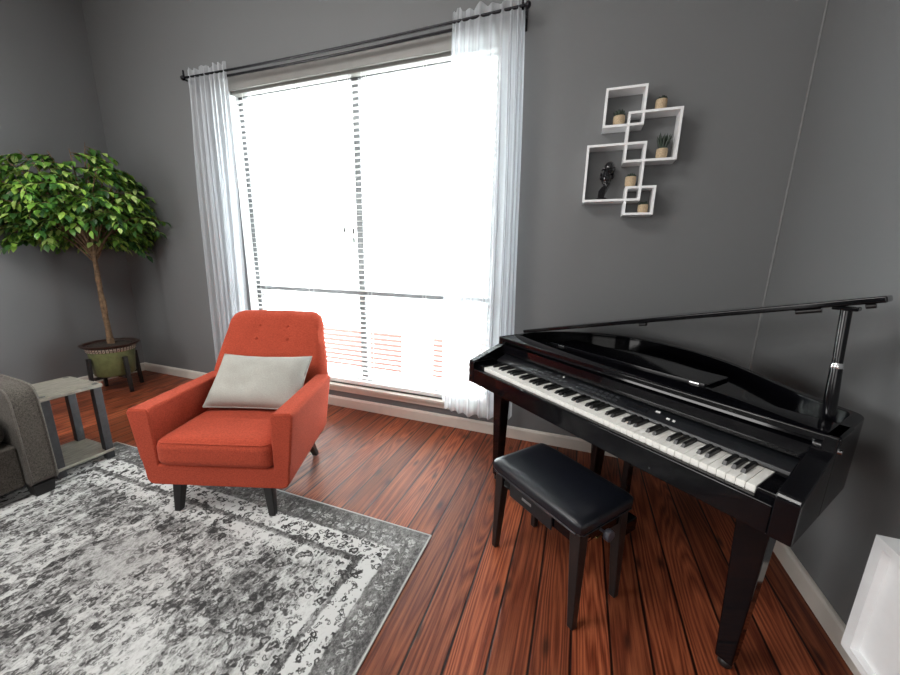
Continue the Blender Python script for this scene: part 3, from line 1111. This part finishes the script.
def bk(x, sz, side):
    """position on the front (side=0) or rear (side=1) face"""
    hw = half(sz)
    e = 1 - abs(x) / hw
    # rounded top corners: lower the top edge towards the sides
    ex = max(0.0, (abs(x) - (hw - rc)) / rc)
    topz = Hb - rc * (1 - math.sqrt(max(0, 1 - min(1, ex) ** 2))) + 0.010 * (1 - (x / hw) ** 2)
    z_ = min(sz, Hb) * topz / Hb
    t_ = z_ / Hb
    lean = 0.30 * t_ ** 1.25
    th_ = 0.125 - 0.045 * t_
    edge = max(0.0, min(1.0, e / 0.10))
    et = max(0.0, min(1.0, (topz - z_) / 0.04))
    rnd = (1 - (1 - edge) ** 2) ** 0.5 * (1 - (1 - et) ** 2) ** 0.5
    rnd = 0.30 + 0.70 * rnd
    c_ = 0.455 + lean
    h_ = th_ / 2 * rnd
    y = c_ - h_ if side == 0 else c_ + h_
    if side == 0:
        for bx, bz in BUT:
            dd = (x - bx) ** 2 + (sz - bz) ** 2
            y += 0.012 * math.exp(-dd / 0.0011)
        y -= 0.012 * (1 - (x / hw) ** 2) * min(1, t_ * 2)
    return (x - 0.012 - 0.020 * t_, y, 0.215 + z_ * 0.880)


BUT = [(-0.09, 0.70), (0.09, 0.70), (-0.10, 0.615), (0.10, 0.615)]
fr = [[bm.verts.new(bk(x, z_, 0)) for x, z_ in row] for row in rows]
rr_ = [[bm.verts.new(bk(x, z_, 1)) for x, z_ in row] for row in rows]
for j in range(NZ):
    for i in range(NX):
        bm.faces.new([fr[j][i], fr[j][i + 1], fr[j + 1][i + 1], fr[j + 1][i]])
        bm.faces.new([rr_[j][i + 1], rr_[j][i], rr_[j + 1][i], rr_[j + 1][i + 1]])
    bm.faces.new([fr[j][0], fr[j + 1][0], rr_[j + 1][0], rr_[j][0]])
    bm.faces.new([fr[j + 1][NX], fr[j][NX], rr_[j][NX], rr_[j + 1][NX]])
for i in range(NX):
    bm.faces.new([fr[NZ][i], fr[NZ][i + 1], rr_[NZ][i + 1], rr_[NZ][i]])
    bm.faces.new([fr[0][i + 1], fr[0][i], rr_[0][i], rr_[0][i + 1]])
bk_o = obj('backrest', bm, 'orange', ch, smooth=True)
for bx, bz in BUT:
    p_ = bk(bx, bz, 0)
    bm = bmesh.new()
    ball(bm, (p_[0], p_[1] - 0.001, p_[2]), (0.013, 0.006, 0.013), 12, 8)
    obj('button', bm, 'orange', bk_o, smooth=True)
for sx, xb, y0, xt, y1 in ((-1, 0.247, 0.006, 0.236, 0.030), (1, 0.247, -0.002, 0.222, 0.030), (-1, 0.235, 0.562, 0.212, 0.475), (1, 0.235, 0.562, 0.212, 0.475)):
    bm = bmesh.new()
    xb, xt = sx * xb, sx * xt
    a_, b_ = 0.016, 0.025
    zt = 0.180 if y0 < 0.3 else 0.225
    hexa(bm, [(xb - a_, y0 - a_, 0), (xb + a_, y0 - a_, 0), (xb + a_, y0 + a_, 0), (xb - a_, y0 + a_, 0),
              (xt - b_, y1 - b_, zt), (xt + b_, y1 - b_, zt), (xt + b_, y1 + b_, zt), (xt - b_, y1 + b_, zt)])
    obj('leg', bm, 'blackwood', ch, bevel=0.005, seg=3)


# pillow
def pillow_bm(a, b, t_):
    bm = bmesh.new()
    n1, n2 = 40, 28
    rows_ = {}
    for sd in (1, -1):
        for j in range(n2 + 1):
            for i in range(n1 + 1):
                s_, q = -1 + 2 * i / n1, -1 + 2 * j / n2
                if sd == -1 and (i in (0, n1) or j in (0, n2)):
                    rows_[sd, i, j] = rows_[1, i, j]
                    continue
                f_ = ((1 - s_ ** 4) * (1 - q ** 4)) ** 0.55
                x = a * s_ * (1 - 0.035 * (1 - q * q))
                z_ = b * q * (1 - (0.10 if q > 0 else 0.03) * (1 - s_ * s_))
                wr = noise.noise(Vector((x * 9, z_ * 14, sd * 3.0))) * 0.008 + noise.noise(Vector((x * 22 + z_ * 12, z_ * 10, 5 + sd))) * 0.004
                rows_[sd, i, j] = bm.verts.new((x, -sd * (t_ * f_ + wr * f_), z_))
        for j in range(n2):
            for i in range(n1):
                q4 = [rows_[sd, i, j], rows_[sd, i + 1, j], rows_[sd, i + 1, j + 1], rows_[sd, i, j + 1]]
                bm.faces.new(q4 if sd == 1 else q4[::-1])
    return bm


pl = obj('throw_pillow', pillow_bm(0.268, 0.168, 0.070), 'pillow', smooth=True)
tag(pl, 'pale grey rectangular throw pillow resting in the orange armchair', 'pillow')
cu, cv = Vector((math.cos(CA), math.sin(CA), 0)), Vector((-math.sin(CA), math.cos(CA), 0))
pl.location = CO + cu * 0.012 + cv * 0.388 + Vector((0, 0, 0.570))
pl.rotation_euler = (Matrix.Rotation(CA, 3, 'Z') @ Matrix.Rotation(math.radians(-44), 3, 'X') @ Matrix.Rotation(math.radians(0), 3, 'Y')).to_euler()
bm = bmesh.new()
ring = []
for k in range(64):
    t_ = k / 64 * 4
    sdn, fr_ = int(t_), t_ - int(t_)
    s_, q = [(-1 + 2 * fr_, -1), (1, -1 + 2 * fr_), (1 - 2 * fr_, 1), (-1, 1 - 2 * fr_)][sdn]
    ring.append((0.268 * s_ * (1 - 0.035 * (1 - q * q)), 0, 0.168 * q * (1 - (0.10 if q > 0 else 0.03) * (1 - s_ * s_))))
ring.append(ring[0])
tube(bm, ring, 0.0045, 6, cap=False)
obj('piping', bm, 'pillow', pl, smooth=True)

# ------------------------------------------------------------------ digital grand piano
PA = math.radians(-38.3)
PO = Vector((0.02, 1.48, 0))
pi = thing('grand_piano', 'polished black digital grand piano with lid propped open', 'piano', PO, PA)
HB = 0.705
Z0, Z1 = 0.605, 0.848


def arc(c, r, a0, a1, n):
    return [(c[0] + r * math.cos(math.radians(a0 + (a1 - a0) * i / n)), c[1] + r * math.sin(math.radians(a0 + (a1 - a0) * i / n))) for i in range(n + 1)]


def bez(p0, p1, p2, p3, n):
    out = []
    for i in range(1, n + 1):
        t_ = i / n
        out.append(tuple(p0[k] * (1 - t_) ** 3 + 3 * p1[k] * t_ * (1 - t_) ** 2 + 3 * p2[k] * t_ * t_ * (1 - t_) + p3[k] * t_ ** 3 for k in (0, 1)))
    return out


# outline from front right, along the bent side and tail, to front left
HBR = 0.714
OUT = [(HBR, 0.17), (HBR, 0.405)] + arc((HBR - 0.06, 0.425), 0.06, 0, 60, 6)
OUT += bez(OUT[-1], (0.52, 0.555), (0.46, 0.625), (0.32, 0.73), 10)
OUT += bez(OUT[-1], (0.12, 0.875), (-0.08, 0.900), (-0.26, 0.895), 12)
OUT += bez(OUT[-1], (-0.42, 0.890), (-0.68, 0.70), (-HB, 0.46), 12)
OUT += [(-HB, 0.17)]


def inset(poly, d):
    n = len(poly)
    out = []
    for i in range(n):
        a = Vector(poly[max(i - 1, 0)])
        b = Vector(poly[min(i + 1, n - 1)])
        t_ = (b - a).normalized()
        nn = Vector((-t_.y, t_.x))
        out.append((poly[i][0] + nn.x * d, poly[i][1] + nn.y * d))
    return out


IN = inset(OUT, 0.032)
bm = bmesh.new()
n = len(OUT)
V = [[bm.verts.new((q[0], q[1], z_)) for q in P_] for P_, z_ in ((OUT, Z0), (OUT, Z1), (IN, Z1), (IN, Z0))]
for i in range(n - 1):
    for a in range(4):
        b = (a + 1) % 4
        bm.faces.new([V[a][i], V[a][i + 1], V[b][i + 1], V[b][i]])
for i in (0, n - 1):
    bm.faces.new([V[a][i] for a in range(4)])
obj('rim', bm, 'piano', pi, bevel=0.005, seg=3, angle=50)
bm = bmesh.new()
IN2 = inset(OUT, 0.034)
prism(bm, IN2, 'z', 0.770, 0.806)
obj('top_deck', bm, 'piano', pi)
bm = bmesh.new()
prism(bm, IN2, 'z', Z0 + 0.002, Z0 + 0.03)
obj('bottom_board', bm, 'pianosatin', pi)
# front board over the keys
bm = bmesh.new()
prism(bm, [(0.172, Z1 - 0.022), (0.172, Z1 - 0.004), (0.178, Z1), (0.300, Z1), (0.300, Z1 - 0.022)], 'x', -HB + 0.006, 0.718)
obj('front_board', bm, 'piano', pi, bevel=0.003)
# cheeks
CP = [(-0.04, Z0), (-0.04, 0.722), (-0.032, 0.733), (0.03, 0.754), (0.10, 0.781), (0.155, 0.798), (0.174, 0.806), (0.180, 0.815), (0.183, 0.8255), (0.24, 0.8255), (0.24, Z0)]
for x0, x1 in ((-HB, -0.662), (0.662, 0.7135)):
    bm = bmesh.new()
    prism(bm, CP, 'x', x0, x1)
    obj('cheek', bm, 'piano', pi, bevel=0.004, seg=3)
    s_ = -1 if x0 < 0 else 1
    obj('end_block', B(min(s_ * 0.662, s_ * 0.616), max(s_ * 0.662, s_ * 0.616), -0.012, 0.16, 0.655, 0.712), 'piano', pi, bevel=0.004)
obj('key_slip', boxes((-0.662, 0.662, -0.038, -0.012, Z0, 0.690), (-0.616, 0.616, -0.012, -0.003, Z0, 0.684)), 'piano', pi, bevel=0.004)
kb = obj('keyboard', B(-0.616, 0.616, -0.003, 0.19, 0.640, 0.681), 'pianosatin', pi)
obj('key_bed', B(-0.662, 0.662, -0.003, 0.24, Z0, 0.640), 'pianosatin', pi)
# keys
KP = 1.2268 / 52
wk = bmesh.new()
box(wk, -KP / 2 + 0.0005, KP / 2 - 0.0005, 0, 0.14, 0, 0.022)
wk0 = obj('white_key', wk, 'ivory', kb, bevel=0.0012)
bkm = bmesh.new()
hexa(bkm, [(-0.0066, 0.0, 0), (0.0066, 0.0, 0), (0.0066, 0.096, 0), (-0.0066, 0.096, 0),
           (-0.0052, 0.010, 0.0125), (0.0052, 0.010, 0.0125), (0.0052, 0.096, 0.0125), (-0.0052, 0.096, 0.0125)])
bk0 = obj('black_key', bkm, 'ebony', kb, bevel=0.0012)
names = 'ABCDEFG'
first_w = first_b = True
for i in range(52):
    x = -0.6134 + KP * (i + 0.5)
    if first_w:
        k_ = wk0
        first_w = False
    else:
        k_ = wk0.copy()
        COL.objects.link(k_)
        k_.parent = kb
    k_.location = (x, 0, 0.683)
    if names[i % 7] in 'ACDFG' and i < 51:
        if first_b:
            k_ = bk0
            first_b = False
        else:
            k_ = bk0.copy()
            COL.objects.link(k_)
            k_.parent = kb
        k_.location = (x + KP / 2, 0.044, 0.704)
# control panel
bm = bmesh.new()
prism(bm, [(0.128, 0.712), (0.132, 0.722), (0.185, 0.748), (0.20, 0.748), (0.20, 0.700), (0.142, 0.700)], 'x', -0.660, 0.660)
cp = obj('control_panel', bm, 'pianosatin', pi, bevel=0.002)
sl = math.atan2(0.026, 0.053)


def on_panel(bmx, u_, f, hu, hv, th_):
    """small box lying on the sloping panel; f = 0 front .. 1 back"""
    c_ = Vector((u_, 0.132 + 0.053 * f, 0.722 + 0.026 * f))
    ev = Vector((0, math.cos(sl), math.sin(sl)))
    en = Vector((0, -math.sin(sl), math.cos(sl)))
    ex = Vector((1, 0, 0))
    pts = []
    for w_ in (-0.0005, th_):
        for a_, b_ in ((-1, -1), (1, -1), (1, 1), (-1, 1)):
            pts.append(c_ + ex * hu * a_ + ev * hv * b_ + en * w_)
    hexa(bmx, pts)


for row_, f in ((0, 0.35), (1, 0.70)):
    for i in range(9):
        u_ = -0.40 + 0.028 * i
        if row_ == 1 and i % 3 == 2:
            continue
        bm = bmesh.new()
        on_panel(bm, u_, f, 0.010, 0.006, 0.0022)
        obj('button', bm, 'button', cp)
    for i in range(8):
        bm = bmesh.new()
        on_panel(bm, -0.10 + 0.026 * i, f, 0.009, 0.0055, 0.0022)
        obj('button', bm, 'button', cp)
bm = bmesh.new()
on_panel(bm, 0.175, 0.5, 0.042, 0.014, 0.0012)
obj('display', bm, 'lcd', cp)
for u_, f, hu in ((-0.205, 0.75, 0.004), (0.250, 0.72, 0.008), (0.295, 0.45, 0.006), (0.315, 0.45, 0.004)):
    bm = bmesh.new()
    on_panel(bm, u_, f, hu, 0.004, 0.0026)
    obj('indicator', bm, 'mark', cp)
# key cover: bullnose and face
bm = bmesh.new()
prism(bm, [(0.176, 0.752), (0.170, 0.757), (0.170, 0.770), (0.176, 0.776), (0.215, 0.778), (0.215, 0.752)], 'x', -0.660, 0.660)
obj('key_cover', bm, 'piano', pi, bevel=0.002)
bm = bmesh.new()
prism(bm, [(0.200, 0.780), (0.212, 0.8255), (0.23, 0.8255), (0.23, 0.780)], 'x', -0.660, 0.660)
obj('fallboard', bm, 'piano', pi)
# folded music rest on the front board
mr = obj('music_rest', boxes((-0.42, 0.335, 0.315, 0.50, Z1 - 0.022, Z1 + 0.004), ), 'piano', pi, bevel=0.004)
obj('rest_ledge', B(-0.42, 0.335, 0.300, 0.315, Z1 - 0.02, Z1 + 0.010), 'piano', mr, bevel=0.003)
for u_ in (-0.345, 0.30):
    obj('page_clip', B(u_ - 0.017, u_ + 0.017, 0.2945, 0.2995, Z1 + 0.002, Z1 + 0.0072), 'chrome', mr, bevel=0.001)
# lid: hinged on the bass side
LS = math.atan2(0.353, 1.41)
lid_e = bpy.data.objects.new('lid_hinge', None)
lm = bmesh.new()
LV = 0.36
LO = [(q[0] + HB, q[1]) for q in OUT]
LO = [(min(q[0], 1.455) if q[0] < 1.40 else q[0] + 0.03, q[1]) for q in LO]
LO[0] = (LO[0][0], LV)
LO[1] = (LO[1][0], LV + 0.03)
LO[-1] = (0.0, LV)
prism(lm, LO, 'z', 0.0, 0.019)
for v in lm.verts:
    x, z_ = v.co.x, v.co.z
    v.co.x = -HB + 0.003 + x * math.cos(LS) - z_ * math.sin(LS)
    v.co.z = Z1 + 0.001 + x * math.sin(LS) + z_ * math.cos(LS)
lid = obj('lid', lm, 'piano', pi, bevel=0.005, seg=3, angle=50)
bpy.data.objects.remove(lid_e)


def lidpt(x, y, dz=0.0):
    return Vector((-HB + 0.003 + x * math.cos(LS) - dz * math.sin(LS), y, Z1 + 0.001 + x * math.sin(LS) + dz * math.cos(LS)))


for x, L in ((0.75, 0.016), (1.285, 0.030), (1.415, 0.010)):
    bm = bmesh.new()
    a_, b_ = lidpt(x - L, LV + 0.02, -0.006), lidpt(x + L, LV + 0.02, -0.006)
    tube(bm, [a_, b_], 0.008, 8)
    obj('rubber_pad', bm, 'blackwood', lid, smooth=True)
# prop stick
st0 = Vector((0.652, 0.362, 0.808))
tp = lidpt(1.366, 0.392, -0.004)
j_ = st0.lerp(tp, 0.50)
bm = bmesh.new()
tube(bm, [st0, st0.lerp(j_, 0.15), j_], [0.018, 0.0175, 0.0145], 14)
pr_ = obj('lid_prop', bm, 'piano', pi, smooth=True)
bm = bmesh.new()
tube(bm, [j_, j_.lerp(tp, 0.02), j_.lerp(tp, 0.06), j_.lerp(tp, 0.085)], [0.0145, 0.0155, 0.0145, 0.0125], 14)
obj('collar', bm, 'chrome', pr_, smooth=True)
bm = bmesh.new()
tube(bm, [j_.lerp(tp, 0.085), tp], [0.0125, 0.0135], 14)
obj('upper_rod', bm, 'piano', pr_, smooth=True)
bm = boxes((tp.x - 0.028, tp.x + 0.028, tp.y - 0.02, tp.y + 0.02, tp.z - 0.010, tp.z + 0.002))
obj('prop_cup', bm, 'piano', pr_, bevel=0.003)
# chrome screw on treble cheek
bm = bmesh.new()
tube(bm, [(0.710, 0.205, 0.800), (0.720, 0.205, 0.800)], 0.008, 12)
obj('lock_stud', bm, 'chrome', pi, smooth=True)


def tleg(x, y, a0, a1, z1, parent):
    bm = bmesh.new()
    hexa(bm, [(x - a0, y - a0, 0.03), (x + a0, y - a0, 0.03), (x + a0, y + a0, 0.03), (x - a0, y + a0, 0.03),
              (x - a1, y - a1, z1), (x + a1, y - a1, z1), (x + a1, y + a1, z1), (x - a1, y + a1, z1)])
    lg_ = obj('leg', bm, 'piano', parent, bevel=0.005, seg=3)
    bm = bmesh.new()
    lathe(bm, [(0.016, 0), (0.020, 0.004), (0.020, 0.022), (0.012, 0.031)], 16, (x, y))
    obj('caster', bm, 'blackwood', lg_, smooth=True)


tleg(-0.570, 0.10, 0.022, 0.036, Z0, pi)
tleg(0.610, 0.105, 0.024, 0.044, Z0, pi)
tleg(-0.27, 0.615, 0.024, 0.042, Z0 + 0.003, pi)
# pedal lyre
ly = obj('pedal_lyre', boxes((-0.10, -0.07, 0.30, 0.34, 0.10, Z0), (0.07, 0.10, 0.30, 0.34, 0.10, Z0), (-0.13, 0.13, 0.24, 0.38, 0.04, 0.11)), 'piano', pi, bevel=0.006, seg=3)
for x in (-0.07, 0, 0.07):
    bm = bmesh.new()
    hexa(bm, [(x - 0.008, 0.245, 0.062), (x + 0.008, 0.245, 0.062), (x + 0.014, 0.15, 0.052), (x - 0.014, 0.15, 0.052),
              (x - 0.008, 0.245, 0.070), (x + 0.008, 0.245, 0.070), (x + 0.014, 0.15, 0.060), (x - 0.014, 0.15, 0.060)])
    obj('pedal', bm, 'brass', ly, bevel=0.003)

# ------------------------------------------------------------------ piano bench
pu, pv = Vector((math.cos(PA), math.sin(PA), 0)), Vector((-math.sin(PA), math.cos(PA), 0))
BC = PO + pu * 0.047 + pv * (-0.112)
bn = thing('piano_bench', 'black padded piano bench in front of the grand piano', 'bench', BC, PA)
BW, BD, BHt = 0.235, 0.155, 0.452
bm = bmesh.new()
rbox(bm, BW * 2, BD * 2, 0.055, 0.020, 14, 0.010, (0, 0, BHt - 0.030))
obj('seat', bm, 'leather', bn, smooth=True)
bm = bmesh.new()
for y in (-BD + 0.002, BD - 0.002):
    tube(bm, [(-BW + 0.02, y, BHt - 0.05), (BW - 0.02, y, BHt - 0.05)], 0.004, 6)
for x in (-BW + 0.002, BW - 0.002):
    tube(bm, [(x, -BD + 0.02, BHt - 0.05), (x, BD - 0.02, BHt - 0.05)], 0.004, 6)
obj('seat_piping', bm, 'leather', bn, smooth=True)
af = 0.012
obj('apron', boxes((-BW + 0.02, BW - 0.02, -BD + 0.025, -BD + 0.025 + af, BHt - 0.115, BHt - 0.058), (-BW + 0.02, BW - 0.02, BD - 0.025 - af, BD - 0.025, BHt - 0.115, BHt - 0.058),
                   (-BW + 0.02, -BW + 0.02 + af, -BD + 0.025, BD - 0.025, BHt - 0.115, BHt - 0.058), (BW - 0.02 - af, BW - 0.02, -BD + 0.025, BD - 0.025, BHt - 0.115, BHt - 0.058),
                   (-BW + 0.03, BW - 0.03, -BD + 0.03, BD - 0.03, BHt - 0.066, BHt - 0.057)), 'piano', bn, bevel=0.003)
for sx in (-1, 1):
    for sy in (-1, 1):
        bm = bmesh.new()
        xt, yt = sx * (BW - 0.034), sy * (BD - 0.040)
        xb, yb = sx * (BW - 0.016), sy * (BD - 0.032)
        a0, a1 = 0.013, 0.023
        hexa(bm, [(xb - a0, yb - a0, 0), (xb + a0, yb - a0, 0), (xb + a0, yb + a0, 0), (xb - a0, yb + a0, 0),
                  (xt - a1, yt - a1, BHt - 0.058), (xt + a1, yt - a1, BHt - 0.058), (xt + a1, yt + a1, BHt - 0.058), (xt - a1, yt + a1, BHt - 0.058)])
        obj('leg', bm, 'blackwood', bn, bevel=0.004)
obj('drop_panel', B(-0.13, 0.10, -BD + 0.016, -BD + 0.025, BHt - 0.128, BHt - 0.070), 'pianosatin', bn, bevel=0.003)
obj('maker_plate', B(-0.055, -0.005, -BD + 0.0145, -BD + 0.016, BHt - 0.098, BHt - 0.088), plain('dull_silver_plate', (0.35, 0.35, 0.36), 0.35, 0.8, nscale=40, namp=0.1), bn)
bm = bmesh.new()
tube(bm, [(BW - 0.02, -0.02, BHt - 0.085), (BW + 0.014, -0.02, BHt - 0.085)], 0.006, 8)
tube(bm, [(BW + 0.006, -0.02, BHt - 0.085), (BW + 0.026, -0.02, BHt - 0.085)], 0.021, 16)
obj('height_knob', bm, plain('grey_plastic_knob', (0.06, 0.06, 0.075), 0.4, nscale=40, namp=0.1), bn, bevel=0.003)
obj('steel_bracket', B(BW - 0.020, BW - 0.017, -0.11, -0.07, BHt - 0.105, BHt - 0.095), 'chrome', bn)

# ------------------------------------------------------------------ white cabinet at the right edge
cb = thing('white_cabinet', 'white framed cabinet against the right wall, lower right edge', 'cabinet', (0.80, 1.155, 0))
D_, L_, Z_a, Z_b = 0.15, 1.1, 0.233, 0.602
obj('carcass', boxes((0.020, D_, -L_, 0, Z_a, Z_b),), 'cabinet', cb)
obj('panel_frame', boxes((0, 0.020, -L_, 0, Z_b - 0.022, Z_b), (0, 0.020, -L_, 0, Z_a, Z_a + 0.022), (0, 0.020, -0.030, 0, Z_a + 0.022, Z_b - 0.022), (0, 0.020, -L_, -L_ + 0.026, Z_a + 0.022, Z_b - 0.022)), 'cabinet', cb)
for x in (0.02, D_ - 0.02):
    for y in (-0.16, -L_ + 0.16):
        bm = bmesh.new()
        hexa(bm, [(x - 0.01, y - 0.01, 0), (x + 0.01, y - 0.01, 0), (x + 0.01, y + 0.01, 0), (x - 0.01, y + 0.01, 0),
                  (x - 0.018, y - 0.018, Z_a), (x + 0.018, y - 0.018, Z_a), (x + 0.018, y + 0.018, Z_a), (x - 0.018, y + 0.018, Z_a)])
        obj('leg', bm, 'cabinet', cb)
